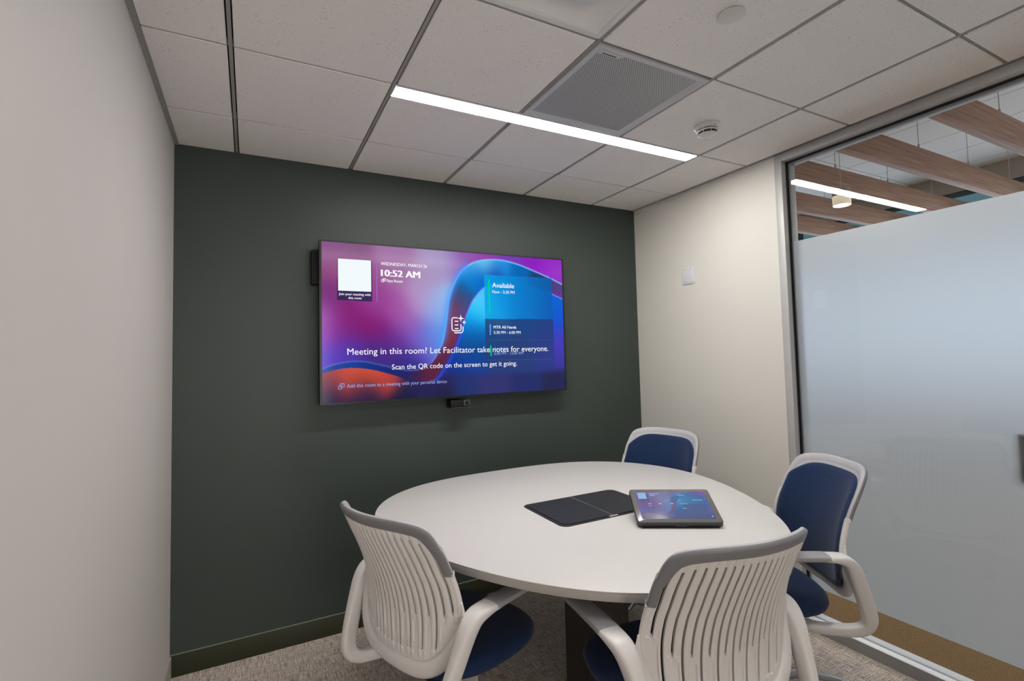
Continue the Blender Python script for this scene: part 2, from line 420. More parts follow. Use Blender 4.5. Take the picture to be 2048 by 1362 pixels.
def diffuser():
    x0, x1, y0, y1 = VX[2]+.010, VX[3]-.010, HY[4]+.010, HY[3]-.010
    cx, cy = (x0+x1)/2, (y0+y1)/2; w = (x1-x0)/2
    t = thing('air_diffuser', 'white square air diffuser with curved recessed ring cut off by the top of the photo', 'vent', (cx, cy, H))
    def sup(r_, z, e, n=48):
        out = []
        for i in range(n):
            a = 2*PI*i/n+PI/4; c, s = math.cos(a), math.sin(a)
            out.append((math.copysign(abs(c)**(2/e), c)*r_, math.copysign(abs(s)**(2/e), s)*r_, z))
        return out
    def fr(b):
        rings = [sup(w, .012, 60), sup(w, -.004, 60), sup(w-.02, -.004, 60), sup(w-.024, .004, 40), sup(w-.07, .020, 9), sup(w-.11, .030, 5), sup(.12, .03, 4)]
        n = 48; V = [p for r_ in rings for p in r_]; F = []
        for k in range(len(rings)-1):
            for i in range(n): F.append((k*n+i, k*n+(i+1) % n, (k+1)*n+(i+1) % n, (k+1)*n+i))
        b.add(V, F, 0, True)
    part('frame', 'diffuser_white', t, fr)
    part('plaque', 'diffuser_white', t, lambda b: b.prism([(p[0], p[1]) for p in sup(.185, 0, 7)], .002, .010, 0, .002))
diffuser()

def smoke():
    t = thing('smoke_detector', 'round white smoke detector with dark slots on the ceiling', 'smoke detector', (2.452, -1.345, H-.002))
    part('base_ring', 'white_plastic', t, lambda b: b.lathe([(.066, 0), (.067, -.006), (.064, -.014), (.055, -.022), (.051, -.024)], 40))
    part('slot_band', 'plenum', t, lambda b: b.lathe([(.047, -.02), (.047, -.047)], 40))
    def ribs(b):
        for k in range(8):
            a = 2*PI*k/8+.3; c, s = math.cos(a), math.sin(a)
            b.sweep([((c*.049, s*.049, -.022), (c, s, 0), (-s, c, 0), .003, .0015), ((c*.047, s*.047, -.048), (c, s, 0), (-s, c, 0), .003, .0015)], 0, 8)
        b.lathe([(.0505, -.029), (.0515, -.033), (.0505, -.037), (.046, -.037), (.046, -.029)], 40)
    part('cage', 'white_plastic', t, ribs)
    part('sensor_cap', 'white_plastic', t, lambda b: b.lathe([(.046, -.042), (.047, -.047), (.040, -.053), (.02, -.056), (.003, -.0565)], 40))
    part('test_led', 'plenum', t, lambda b: b.lathe([(.0025, 0), (.0025, -.003), (.0008, -.0035)], 12, 0, (-.012, -.056, -.018)))
smoke()
def sprinkler():
    o = part('sprinkler_cover', 'white_plastic', None, lambda b: b.lathe([(.040, .002), (.045, -.001), (.045, -.004), (.040, -.0055), (.003, -.006)], 40), (1.835, -1.976, H-.004))
    tag(o, 'plain round white sprinkler cover plate on the ceiling', 'sprinkler')
sprinkler()

# ------------------------------------------------------------------ glazed partition
def glazing():
    t = bpy.data.objects.new('window_1', None); COL.objects.link(t); struct(t)
    xi, xo = W-.004, W+.100; G0, G1 = W+.040, W+.052; fw = .045
    y0, y1 = YR, YJ
    def jamb(b):
        b.bbox((xi, y1-fw, 0), (W+.036, y1, H-.003), .0015)
        b.bbox((W+.056, y1-fw-.015, 0), (xo, y1, H-.003), .0015)
        b.box((W+.034, y1-fw+.012, 0), (W+.058, y1-.002, H-.003))
    part('window_jamb', 'alu', t, jamb)
    def head(b):
        b.bbox((xi, y0, H-.050), (W+.036, y1-fw, H-.003), .0015)
        b.box((W+.034, y0, H-.038), (W+.058, y1-fw, H-.005))
    part('window_header', 'alu', t, head)
    part('window_header', 'alu_dark', t, lambda b: b.bbox((W+.056, y0, H-.066), (xo, y1-fw-.015, H-.003), .0015))
    def sill(b):
        b.bbox((xi, y0, 0), (W+.038, y1-fw, .060), .0015)
        b.bbox((W+.054, y0, 0), (W+.106, y1-fw-.015, .060), .0015)
        b.box((W+.037, y0, 0), (W+.055, y1-fw, .045))
    part('window_sill', 'alu_white', t, sill)  # white colour holds the bright reflection on the sill top
    part('sill_face_shade', 'alu_dark', t, lambda b: b.box((xi-.002, y0, 0), (xi, y1-fw, .0585)))  # same aluminium; the unlit front painted as a darker skin
    def gask(b):
        for xa, xb in ((W+.036, G0), (G1, W+.056)):
            b.box((xa, y1-fw-.004, .045), (xb, y1-fw+.014, H-.04)); b.box((xa, y0, H-.056), (xb, y1-fw, H-.036))
    part('gasket', 'gasket', t, gask)
    part('window_pane', 'clear_glass', t, lambda b: b.add([(G0, y0, .05), (G0, y1-fw, .05), (G0, y1-fw, H-.04), (G0, y0, H-.04)], [(0, 1, 2, 3)]))
    part('frosted_film', 'frosted_film', t, lambda b: b.add([(G1, y0, .2235), (G1, y1-fw-.003, .2235), (G1, y1-fw-.003, 2.209), (G1, y0, 2.209)], [(0, 1, 2, 3)]))
glazing()
t = thing('room_scheduler', 'dark panel behind the frosted glass at the right edge', 'panel', (W+.085, -2.27, 1.10))
boxpart('body', 'panel_dark', t, (-.025, -.075, -.1), (.0, .075, .1), .006)
boxpart('screen', 'charcoal', t, (.0, -.067, -.09), (.003, .067, .09), .001)

# ------------------------------------------------------------------ the open office outside
sbox('floor', 'brown_carpet', (W+TH, -7, -.1), (8.8, 6, -.001))
sbox('wall_hall_end', 'hall_wall', (W+TH, 6, 0), (8.8, 6.1, 3.82))
sbox('wall_hall_near', 'hall_wall', (W+TH, -7.1, 0), (8.8, -7, 3.82))
sbox('wall_hall_side', 'hall_wall', (W, .12, 0), (W+TH, 6, 3.82))
def hall_ceiling():
    b = MB(); Z = 3.80
    for i in range(11):
        for j in range(11):
            x0 = W+TH+.02+i*.61; y0 = -7+j*1.2192
            if x0+.1 > 8.5: continue
            b.bbox((x0+.005, y0+.005, Z), (min(x0+.605, 8.49), min(6, y0+1.2142), Z+.015), .002, 0, 1)
    b.box((W+TH, -7, Z+.02), (8.8, 6, Z+.05), 1)
    struct(b.build('ceiling', ['ceiling_tile', 'plenum']))
hall_ceiling()
sbox('wall_soffit', 'soffit', (8.5, -7, 3.56), (8.7, 6, 3.82))
def clerestory():
    yw = [(-.66+k*1.30, .64+k*1.30) for k in range(-4, 4)]
    for y0, y1 in yw:
        t = bpy.data.objects.new('window_2', None); COL.objects.link(t); struct(t)
        def fr(b):
            X0, X1 = 8.52, 8.62
            b.box((X0, y0, .0), (X1, y0+.05, 3.56)); b.box((X0, y1-.05, .0), (X1, y1, 3.56)); b.box((X0, y0+.05, 3.50), (X1, y1-.05, 3.56)); b.box((X0, y0+.05, 0), (X1, y1-.05, .08))
            b.box((X0, y0+.05, 2.95), (X1, y1-.05, 3.0)); b.box((X0, y0+.05, .85), (X1, y1-.05, .9))
        part('window_frame', 'teal_frame', t, fr)
        part('window_pane', 'window_sky', t, lambda b: b.box((8.56, y0+.05, .9), (8.57, y1-.05, 2.95)))
        part('window_pane', 'window_low', t, lambda b: b.box((8.56, y0+.05, .08), (8.57, y1-.05, .85)))
        part('window_pane', 'window_teal', t, lambda b: b.box((8.56, y0+.05, 3.0), (8.57, y1-.05, 3.50)))
emission('window_sky', (.42, .66, 1.0), WIN_GLOW)
emission('window_teal', (.075, .150, .180), 1.0)
emission('window_low', (.18, .15, .12), .6)
clerestory()
sbox('wall_hall_far', 'hall_wall', (8.75, -7, 0), (8.85, 6, 3.82))
sbox('floor', 'carpet', (-1, -7, -.1), (W+TH, YR, 0))  # unseen corridor, added behind the rear opening for the fill lamp
sbox('wall_added_corridor', 'white_paint', (-1.1, -7, 0), (-1, YR, 2.8))
sbox('wall_added_corridor', 'white_paint', (-1, -7.1, 0), (W+TH, -7, 2.8))
sbox('ceiling', 'ceiling_tile', (-1, -7, 2.74), (W+TH, YR-.1, 2.8))
sbox('wall_added_corridor', 'white_paint', (-1, YR-.1, 0), (-.1, YR, 2.8))
def area_lamp(name, loc, rot, sx, sy, p, col):  # area lamp: window light of the office and the added fills
    l = bpy.data.lights.new(name, 'AREA'); l.shape = 'RECTANGLE'; l.size = sx; l.size_y = sy; l.energy = p; l.color = col
    o = bpy.data.objects.new(name, l); COL.objects.link(o); o.location = loc; o.rotation_euler = rot; return o
area_lamp('area_lamp', (8.4, -.8, 1.95), (0, PI/2, 0), 2.1, 11, HALL_LIGHT, (.80, .90, 1))
area_lamp('hall_fill_lamp', (5.6, -1.5, 3.02), (0, 0, 0), 1.2, 6, HALL_LIGHT*.48, (1, .88, .74))  # added bare lamp without a fixture, brightens the office outside

area_lamp('rear_fill_lamp', (1.1, -6.7, 1.5), (PI/2, 0, 0), 2.2, 2.0, REAR_FILL, (1, .95, .9))  # added fill lamp, out of view behind the rear opening
def beams():
    proto = None; spec = [(-1.62-.07+.61*0, 0)]
    labs = ['wooden ceiling beam seen through the clear glass, nearest the ceiling corner at upper right',
            'wooden ceiling beam seen through the clear glass, second from the upper right',
            'wooden ceiling beam seen through the glass, just above the strip light reflection',
            'wooden ceiling beam seen through the glass, behind the round glowing downlight',
            'wooden ceiling beam seen through the glass, lowest and closest to the frosted edge']
    for k, lab in enumerate(labs):
        y = -1.555+k*.6096
        t = thing('wooden_beam', lab, 'beam', (0, y, 0), 0, 'wooden ceiling beams of the open office')
        part('beam_body', 'oak_beam', t, lambda b: b.bbox((W+TH+.02, 0, 3.13), (8.48, .075, 3.345), .003))
        for i in range(4):
            x = 4.55+i*.98+(k % 2)*.2
            part('suspension_wire', 'chair_metal', t, lambda b: (b.tube([(x, .037, 3.36), (x, .037, 3.80)], .003, 0, 6), b.tube([(x, .037, 3.34), (x, .037, 3.40)], .008, 0, 8)))
beams()
def pendant():
    t = thing('pendant_downlight', 'white cylinder downlight glowing beyond the clear glass, under the strip reflection', 'light', (5.36, -.43, 2.93))
    part('housing', 'soffit', t, lambda b: b.lathe([(.072, 0), (.075, .0), (.075, .15), (.07, .155), (.02, .16)], 32))
    part('lens', 'downlight_glow', t, lambda b: b.lathe([(.070, .004), (.070, -.001), (.004, -.002)], 32))
    part('stem', 'white_plastic', t, lambda b: b.tube([(0, 0, .15), (0, 0, .87)], .003, 0, 10))
pendant()

# ------------------------------------------------------------------ wall plate
t = thing('wall_plate', 'blank white square wall plate on the cream wall', 'wall plate', (W, -.543, 2.119))
boxpart('cover', 'plate_white', t, (-.007, -.058, -.060), (0, .058, .060), .003)
for y in (-.023, .023):
    for z in (-.048, .048):
        part('screw', 'screw', t, lambda b: b.tube([(-.0085, y, z), (-.006, y, z)], .0032, 0, 10))

# ------------------------------------------------------------------ television
ZONES = {
 'left': [(0.0092,0.9792,135,80,140), (0.091,0.981,130,85,130), (0.2657,0.9738,160,115,165), (0.4238,0.9506,165,150,195), (0.0357,0.8714,150,80,130), (0.0135,0.668,120,50,120), (0.2648,0.8446,160,110,160), (0.3903,0.8577,170,145,185), (0.4566,0.9209,165,160,205), (0.5109,0.9387,140,80,170), (0.1744,0.626,150,60,145), (0.0892,0.5708,130,25,110), (0.0612,0.4487,125,20,105), (0.1734,0.47,125,20,110), (0.263,0.5985,160,80,160), (0.3562,0.6351,185,150,200), (0.3233,0.4715,150,90,180), (0.4201,0.583,130,170,235), (0.4407,0.6728,150,190,240), (0.3989,0.4174,90,150,235), (0.3474,0.3636,110,90,200), (0.2612,0.365,110,40,140), (0.0127,0.4187,150,60,190), (0.0337,0.309,80,60,200), (0.088,0.3072,70,50,160), (0.2013,0.2827,60,40,130), (0.2907,0.2475,40,40,130), (0.0025,0.5179,160,80,180), (0.1465,0.7803,150,75,135), (0.3637,0.767,175,145,190)],
 'bottom': [(0.0067,0.1669,150,60,70), (0.0655,0.1777,220,90,60), (0.1151,0.1744,235,95,50), (0.1716,0.1604,225,85,45), (0.2297,0.1355,180,60,60), (0.1148,0.1239,150,50,60), (0.033,0.1205,90,35,80), (0.1427,0.081,60,30,80), (0.0115,0.034,20,20,60), (0.1423,0.02,22,25,60), (0.3201,0.0862,40,35,90), (0.3824,0.0377,30,35,80), (0.5143,0.0585,35,50,110), (0.6547,0.0577,50,50,110), (0.8048,0.0568,35,45,105), (0.9652,0.0312,35,38,80), (0.4469,0.0096,25,30,60), (0.4153,0.1108,50,30,90), (0.2886,-0.006,15,20,50)],
 'inner': [(0.591,0.6469,60,200,250), (0.5829,0.566,0,190,250), (0.606,0.7056,130,210,250), (0.6155,0.6134,90,210,250), (0.5607,0.4739,0,130,225), (0.588,0.4168,0,110,190), (0.664,0.7093,0,150,230), (0.817,0.7799,0,110,200), (0.8149,0.6582,0,100,195), (0.9358,0.6643,0,100,205), (0.9764,0.6035,0,90,215), (0.9739,0.4781,40,70,200), (0.9799,0.3531,75,55,180), (0.9691,0.229,60,60,170), (0.5516,0.3035,5,80,160), (0.5732,0.3598,15,50,110), (0.5159,0.1924,20,60,170), (0.585,0.1885,30,60,140), (0.7304,0.1804,45,65,130), (0.9671,0.1299,55,50,140), (0.5146,0.0808,35,50,115), (0.7286,0.0631,45,48,108), (0.9652,0.0312,35,38,80), (0.4815,0.1389,25,35,110)],
 'ribbon': [(0.5589,0.8983,90,180,235), (0.6306,0.9296,120,210,250), (0.7044,0.938,40,150,230), (0.7801,0.9103,0,100,180), (0.8982,0.8483,30,60,110), (0.9796,0.7672,60,70,110), (0.9788,0.7294,120,50,160), (0.544,0.8162,0,130,210), (0.5934,0.8323,0,100,200), (0.6661,0.8627,10,70,170), (0.5085,0.7335,20,90,150), (0.4878,0.6981,100,60,90), (0.4733,0.6074,150,50,50), (0.4589,0.5175,160,55,55), (0.4514,0.4284,140,50,60), (0.5212,0.6434,50,80,140), (0.5066,0.5636,90,70,140), (0.492,0.4732,90,60,120), (0.4706,0.3615,110,40,70), (0.4365,0.2739,110,35,60), (0.4098,0.2093,100,35,60), (0.3708,0.1574,90,30,60), (0.3206,0.1501,40,30,90), (0.2598,0.1753,20,35,110), (0.1719,0.2169,15,45,130), (0.0877,0.2316,20,60,150), (0.0068,0.2014,20,60,150), (0.4491,0.2182,60,35,90)],
 'topright': [(0.743,0.9967,120,60,180), (0.8599,0.9682,140,30,190), (0.9494,0.9409,150,40,200), (0.9813,0.8558,150,50,195), (0.6313,0.9825,150,60,170), (0.5598,0.9677,150,90,180)],
}
OUTER = [(0.0005, 0.2096), (0.0281, 0.2298), (0.0604, 0.243), (0.0988, 0.2512), (0.1379, 0.2494), (0.1836, 0.2328), (0.2362, 0.2082), (0.2902, 0.186), (0.3333, 0.1834), (0.3713, 0.2027), (0.4037, 0.2478), (0.4272, 0.3182), (0.4409, 0.3731), (0.4554, 0.4951), (0.463, 0.5846), (0.4705, 0.6633), (0.4884, 0.7546), (0.5132, 0.8419), (0.545, 0.899), (0.5805, 0.9354), (0.631, 0.959), (0.7047, 0.9643), (0.7806, 0.9419), (0.8587, 0.9002), (0.9394, 0.852), (0.999, 0.8105)]
INNER = [(0.0004, 0.1821), (0.044, 0.203), (0.0876, 0.2115), (0.1264, 0.2082), (0.1718, 0.1953), (0.2182, 0.1728), (0.2596, 0.149), (0.3141, 0.1122), (0.3703, 0.1034), (0.4154, 0.1217), (0.4421, 0.1768), (0.4694, 0.2505), (0.4903, 0.3221), (0.5079, 0.3834), (0.526, 0.4736), (0.5408, 0.5533), (0.5591, 0.6282), (0.5773, 0.6808), (0.6211, 0.759), (0.6876, 0.8114), (0.7632, 0.818), (0.8408, 0.7904), (0.9128, 0.7525), (0.9536, 0.7253), (0.9968, 0.6964)]
CARD = [(0.6223, 0.8502), (0.9444, 0.855), (0.9475, 0.5376), (0.6223, 0.5324)]
CARD2 = [(0.6223, 0.5324), (0.9475, 0.5376), (0.948, 0.1311), (0.6235, 0.1428)]
QR = [(0.0543, 0.8981), (0.1702, 0.8977), (0.169, 0.6966), (0.0546, 0.6949)]
QRCARD = [(0.0521, 0.8978), (0.1736, 0.8981), (0.1733, 0.6343), (0.0511, 0.636)]
DIV = [(0.1894, 0.9032), (0.1901, 0.6331)]
GREEN1 = [(0.6421, 0.8192), (0.6437, 0.5679)]
WHITE1 = [(0.6442, 0.4945), (0.6438, 0.4167)]
GREEN2 = [(0.6442, 0.3413), (0.6453, 0.266)]
L1 = [(0.6303, 0.3797), (0.9346, 0.3786)]
L2 = [(0.6319, 0.2377), (0.9359, 0.2292)]
ICON = [(0.4778, 0.5346), (0.5199, 0.5357), (0.5289, 0.4283), (0.478, 0.4284), (0.518, 0.547), (0.5175, 0.5017), (0.5299, 0.5076), (0.5295, 0.4736)]
TEAMS1 = [(0.2069, 0.7857), (0.2233, 0.7639)]
TEAMS2 = [(0.0534, 0.1169), (0.0728, 0.0833)]
TEXTS = [
  ('WEDNESDAY, MARCH 26', 0.2051, 0.8733, 0.3807, 0.0212, 1),
  ('10:52 AM', 0.2064, 0.8015, 0.3526, 0.0434, 2),
  ('Styx Room', 0.2269, 0.7642, 0.2856, 0.018, 1),
  ('Join your meeting with', 0.0566, 0.6687, 0.1671, 0.0152, 1),
  ('this room', 0.089, 0.6452, 0.1349, 0.0153, 1),
  ('Available', 0.6574, 0.7618, 0.7585, 0.0341, 1),
  ('Now - 5:30 PM', 0.6568, 0.7194, 0.7601, 0.0224, 0),
  ('MTR All Hands', 0.659, 0.4632, 0.7637, 0.0211, 1),
  ('5:30 PM - 6:00 PM', 0.6592, 0.4248, 0.7838, 0.021, 0),
  ('Available', 0.6583, 0.3096, 0.7249, 0.0209, 0),
  ('6:00 PM - 12:00 AM', 0.6592, 0.2736, 0.7944, 0.0209, 0),
  ('Meeting in this room? Let Facilitator take notes for everyone.', 0.0841, 0.2942, 0.9174, 0.0404, 0),
  ('Scan the QR code on the screen to get it going.', 0.2414, 0.1932, 0.7624, 0.0335, 0),
  ('Add this room to a meeting with your personal device', 0.0815, 0.0895, 0.4537, 0.023, 0),
]
SX0, SZ0, SWD, SHT = .720, 1.330, 1.646, .929
FRONT = -.100
def picture(nx, ny):
    u = np.linspace(0, 1, nx)[None, :].repeat(ny, 0); v = np.linspace(0, 1, ny)[:, None].repeat(nx, 1)
    def field(L, s=.075):
        acc = np.zeros((ny, nx, 3)); wt = np.zeros((ny, nx))
        for a, b, r, g, bb in L:
            d = ((u-a)*1.77)**2+(v-b)**2
            w_ = np.exp(-d/(2*s*s))+1e-3*np.exp(-d/(2*.2*.2))+1e-7/(d+.01)
            acc += w_[..., None]*np.array([r, g, bb], float); wt += w_
        return acc/wt[..., None]
    def smooth(poly): return np.array(catmull(poly, 8))
    O, I = smooth(OUTER), smooth(INNER)
    def dist(P):
        d = np.full((ny, nx), 9.)
        for k in range(len(P)-1):
            a, b = P[k]*[1.77, 1], P[k+1]*[1.77, 1]; ab = b-a
            tt = np.clip(((u*1.77-a[0])*ab[0]+(v-a[1])*ab[1])/(ab@ab+1e-12), 0, 1)
            d = np.minimum(d, np.hypot(u*1.77-a[0]-tt*ab[0], v-a[1]-tt*ab[1]))
        return d
    def inside(poly):
        P = np.array(poly); c = np.zeros((ny, nx), bool); n = len(P)
        for i in range(n):
            (x1, y1), (x2, y2) = P[i], P[(i+1) % n]
            if y1 == y2: continue
            cond = ((y1 > v) != (y2 > v)) & (u < (x2-x1)*(v-y1)/(y2-y1)+x1); c ^= cond
        return c
    F = {k: field(L, .062 if k == 'bottom' else .055 if k == 'ribbon' else .075) for k, L in ZONES.items()}
    img = F['left'].copy()
    apex = .62
    tr = (u > apex) & ~inside(list(map(tuple, O))+[(1.2, .8), (1.2, -1), (-1, -1), (-1, .2)])
    over = inside(list(map(tuple, O))+[(1.2, .8), (1.2, -1), (-1, -1), (-1, .2)])   # under the outer curve
    under = inside(list(map(tuple, I))+[(1.2, .7), (1.2, -1), (-1, -1), (-1, .18)])
    wtr = np.clip((u-.5)/.12, 0, 1)[..., None]
    img = img*(1-wtr)+F['topright']*wtr
    img[over] = F['ribbon'][over]
    wb = np.clip((.42-u)/.04, 0, 1)[..., None]; low = np.clip((.17-v)/.06, 0, 1)[..., None]; wb = np.maximum(wb, low)
    U = F['bottom']*wb+F['inner']*(1-wb)
    img[under] = U[under]
    # dark floor of the picture rises softly over everything at the bottom
    img = img*1.0
    do, di = dist(O), dist(I)
    def glow(d, wdt, col, wgt):
        nonlocal img
        k = (np.exp(-(d/wdt)**2)*wgt)[..., None]; img = img*(1-k)+np.array(col, float)*k
    wo = np.clip((v-.25)/.15, 0, 1)*np.clip(1.1-abs(u-.5)*0, 0, 1)
    glow(do, .006, (140, 205, 255), np.where(u > .42, .85, .25)*np.where(u > .42, wo, 1))
    glow(do, .03, (60, 150, 255), np.where((u > .40) & (u < .55), .55, 0)*wo)
    glow(di, .006, (120, 130, 255), np.where((u > .5) & (u < .62), .7, 0)+np.where(u > .92, .9, 0)+np.where((u > .38) & (u <= .5), .35, 0))
    glow(di, .018, (20, 70, 215), np.where((u > .41) & (u < .53), .6, 0))
    # cards
    def poly_blend(poly, col, a):
        nonlocal img
        m = inside(poly)[..., None]*(a if np.isscalar(a) else a[..., None]); img = img*(1-m)+np.array(col, float)*m
    g = np.clip((u-.62)/.33, 0, 1)
    base = np.stack([0*g+5, 165-75*g, 235-60*g], -1)
    m = inside(CARD)[..., None]; img = np.where(m, img*.15+base*.85, img)
    poly_blend(CARD2, (35, 60, 115), np.clip(.80-.35*np.clip((.40-v)/.25, 0, 1), 0, 1))
    poly_blend(QRCARD, (45, 35, 80), .9)
    return img
def lin_arr(c):
    c = np.clip(c/255, 0, 1); return np.where(c <= .04045, c/12.92, ((c+.055)/1.055)**2.4)
def picture_mesh(name, m, parent, w, h, nx, ny, img, plane):
    """plane(u, v) -> local position"""
    uu, vv = np.meshgrid(np.linspace(0, 1, nx), np.linspace(0, 1, ny))
    V = [plane(a, b) for a, b in zip(uu.ravel().tolist(), vv.ravel().tolist())]
    idx = np.arange(nx*ny).reshape(ny, nx)
    F = np.stack([idx[:-1, :-1], idx[:-1, 1:], idx[1:, 1:], idx[1:, :-1]], -1).reshape(-1, 4).tolist()
    me = bpy.data.meshes.new(name); me.from_pydata(V, [], F); me.materials.append(MATS[m])
    at = me.color_attributes.new('picture', 'FLOAT_COLOR', 'POINT')
    c = np.ones((nx*ny, 4), np.float32); c[:, :3] = lin_arr(img).reshape(-1, 3); at.data.foreach_set('color', c.ravel())
    o = bpy.data.objects.new(name, me); COL.objects.link(o); o.parent = parent; return o

def text_mesh(name, s, width, m, parent, org, ex, ey, nrm, bold=0, caph=None, align_left=True):
    """lettering laid in the plane (ex, ey) with its baseline start at org"""
    cu = bpy.data.curves.new(name, 'FONT'); cu.body = s; cu.size = 1; cu.resolution_u = 3
    cu.fill_mode = 'BOTH'
    tmp = bpy.data.objects.new(name, cu); COL.objects.link(tmp); bpy.context.view_layer.update()
    me = bpy.data.meshes.new_from_object(tmp.evaluated_get(bpy.context.evaluated_depsgraph_get()))
    COL.objects.unlink(tmp); bpy.data.objects.remove(tmp)
    co = np.zeros(len(me.vertices)*3); me.vertices.foreach_get('co', co); co = co.reshape(-1, 3)
    x0, x1 = co[:, 0].min(), co[:, 0].max(); kx = width/(x1-x0); ky = (caph/.70) if caph else kx
    P = np.array(org)[None]+((co[:, 0]-x0)*kx)[:, None]*np.array(ex)[None]+(co[:, 1]*ky)[:, None]*np.array(ey)[None]+np.array(nrm)[None]*.0012
    if bold:                                             # heavier strokes: the same glyphs laid side by side
        fs = [tuple(p.vertices) for p in me.polygons]; n = len(P); d = np.array(ex)*(caph or .02)*(.035, .07)[bold-1]
        reps = (-1, 0, 1) if bold == 2 else (-.5, .5)
        V = [tuple(q) for k in reps for q in (P+d*k-np.array(nrm)*0.00005*k)]
        F = [tuple(i+j*n for i in f) for j in range(len(reps)) for f in fs]
        me = bpy.data.meshes.new(name); me.from_pydata(V, [], F)
    else: me.vertices.foreach_set('co', P.ravel())
    me.materials.clear(); me.materials.append(MATS[m]); me.update()
    o = bpy.data.objects.new(name, me); COL.objects.link(o); o.parent = parent; return o

def television():
    cx = SX0+SWD/2; cz = SZ0+SHT/2
    t = thing('television', 'large wall-mounted flat screen television showing a purple and blue meeting room display', 'television', (cx, 0, cz))
    hw, hh = .836, .4745
    def case(b):
        b.bbox((-hw, FRONT+.004, -hh), (hw, FRONT+.034, hh), .002)
        b.bbox((-hw*.82, FRONT+.03, -hh*.80), (hw*.82, -.034, hh*.55), .008)
    part('housing', 'black_plastic', t, case)
    def bez(b):
        i, j = SWD/2, SHT/2
        b.box((-hw, FRONT-.001, -hh), (-i, FRONT+.012, hh)); b.box((i, FRONT-.001, -hh), (hw, FRONT+.012, hh))
        b.box((-i, FRONT-.001, -hh), (i, FRONT+.012, -j)); b.box((-i, FRONT-.001, j), (i, FRONT+.012, hh))
    part('bezel', 'bezel', t, bez)
    img = picture(640, 360)
    sc = picture_mesh('screen', 'tv_picture', t, SWD, SHT, 640, 360, img, lambda a, b: ((a-.5)*SWD, FRONT+.001, (b-.5)*SHT))
    sc['label'] = 'lit screen with a purple, blue and orange ribbon picture'
    part('wall_mount', 'black_plastic', t, lambda b: (b.box((-.35, -.034, -.2), (-.30, 0, .22)), b.box((.30, -.034, -.2), (.35, 0, .22)), b.box((-.4, -.012, -.15), (.4, 0, -.1)), b.box((-.4, -.012, .1), (.4, 0, .15))))
    def L(u, v): return np.array([(u-.5)*SWD, FRONT, (v-.5)*SHT])
    ex, ey, n = (1, 0, 0), (0, 0, 1), (0, -1, 0)
    colors = {9: 'ui_dim', 10: 'ui_pale', 13: 'ui_pale'}
    for k, (s, u, v, u1, h, bold) in enumerate(TEXTS):
        text_mesh('screen_text', s, (u1-u)*SWD, colors.get(k, 'ui_white'), sc, L(u, v), ex, ey, n, bold, h*SHT)
    def flat(name, m, fn):
        b = MB(); fn(b); return b.build(name, m, sc)
    def quad(b, p, d=.0008, mi=0):
        q = [L(*x)+np.array([0, -d, 0]) for x in p]; b.add(q, [(0, 1, 2, 3)], mi)
    def line(b, p, q, wd, d=.0009):
        a, c = L(*p), L(*q); e = c-a; e = e/np.linalg.norm(e); s_ = np.array([e[2], 0, -e[0]])*wd/2; o_ = np.array([0, -d, 0])
        b.add([a-s_+o_, c-s_+o_, c+s_+o_, a+s_+o_], [(0, 1, 2, 3)])
    flat('white_square', 'ui_qr', lambda b: quad(b, [(.0545, .6960), (.1695, .6960), (.1695, .8979), (.0545, .8979)]))
    flat('divider', 'ui_lilac', lambda b: line(b, DIV[0], DIV[1], .004))
    flat('status_bar', 'ui_green', lambda b: line(b, GREEN1[0], GREEN1[1], .009)); flat('status_bar', 'ui_green', lambda b: line(b, GREEN2[0], GREEN2[1], .008))
    flat('agenda_mark', 'ui_paleblue', lambda b: line(b, WHITE1[0], WHITE1[1], .008))
    flat('agenda_line', 'ui_line', lambda b: line(b, L1[0], L1[1], .002)); flat('agenda_line', 'ui_line', lambda b: line(b, L2[0], L2[1], .002))
    # notes icon: page outline with a second page behind, three lines and two sparkles
    def icon(b):
        def S(x, y): return (.4778+x*.0510, .4290+y*.1160)
        def stroke(pts, wd):
            for p, q in zip(pts[:-1], pts[1:]): line(b, S(*p), S(*q), wd)
        def arc(cx_, cy_, r_, a0, a1, n_=5): return [(cx_+r_*math.cos(a0+(a1-a0)*i/n_), cy_+r_*math.sin(a0+(a1-a0)*i/n_)) for i in range(n_+1)]
        page = [(.50, .93)]+arc(.16, .79, .14, PI/2, PI)+arc(.16, .29, .14, PI, 3*PI/2)+arc(.62, .29, .14, -PI/2, 0)+[(.76, .55)]
        stroke(page, .0065)
        stroke([(.20, .03), (.70, .03)]+arc(.74, .22, .19, -PI/2, 0)+[(.93, .42)], .0065)
        for yy in (.72, .50, .28): stroke([(.25, yy), (.55, yy)], .006)
        def star(cx_, cy_, r_):
            pts = []
            for i in range(8):
                a = PI/4*i; rr = r_ if i % 2 == 0 else r_*.28
                q = L(*S(cx_, cy_)); pts.append((q[0]+rr*math.cos(a), q[1]-.0010, q[2]+rr*math.sin(a)))
            b.add(pts, [tuple(range(8))])
        star(.76, .90, .024); star(1.02, .66, .017)
    flat('notes_icon', 'ui_white', icon)
    def pair_icon(u0, v0, u1, v1, m):
        def f(b):
            def S(x, y): return (u0+(u1-u0)*x, v1+(v0-v1)*y)
            def loop(x0, y0, x1, y1):
                P = [S(x0, y0), S(x1, y0), S(x1, y1), S(x0, y1), S(x0, y0)]
                for p, q in zip(P[:-1], P[1:]): line(b, p, q, .0028)
            loop(.3, .35, 1, 1); loop(.0, 0, .55, .62); 
            line(b, S(.5, .8), S(.8, .8), .0025); line(b, S(.5, .6), S(.7, .6), .0025)
        flat('room_icon', m, f)
    pair_icon(.2069, .7857, .2233, .7639, 'ui_white'); pair_icon(.0534, .1169, .0728, .0833, 'ui_pale')
television()

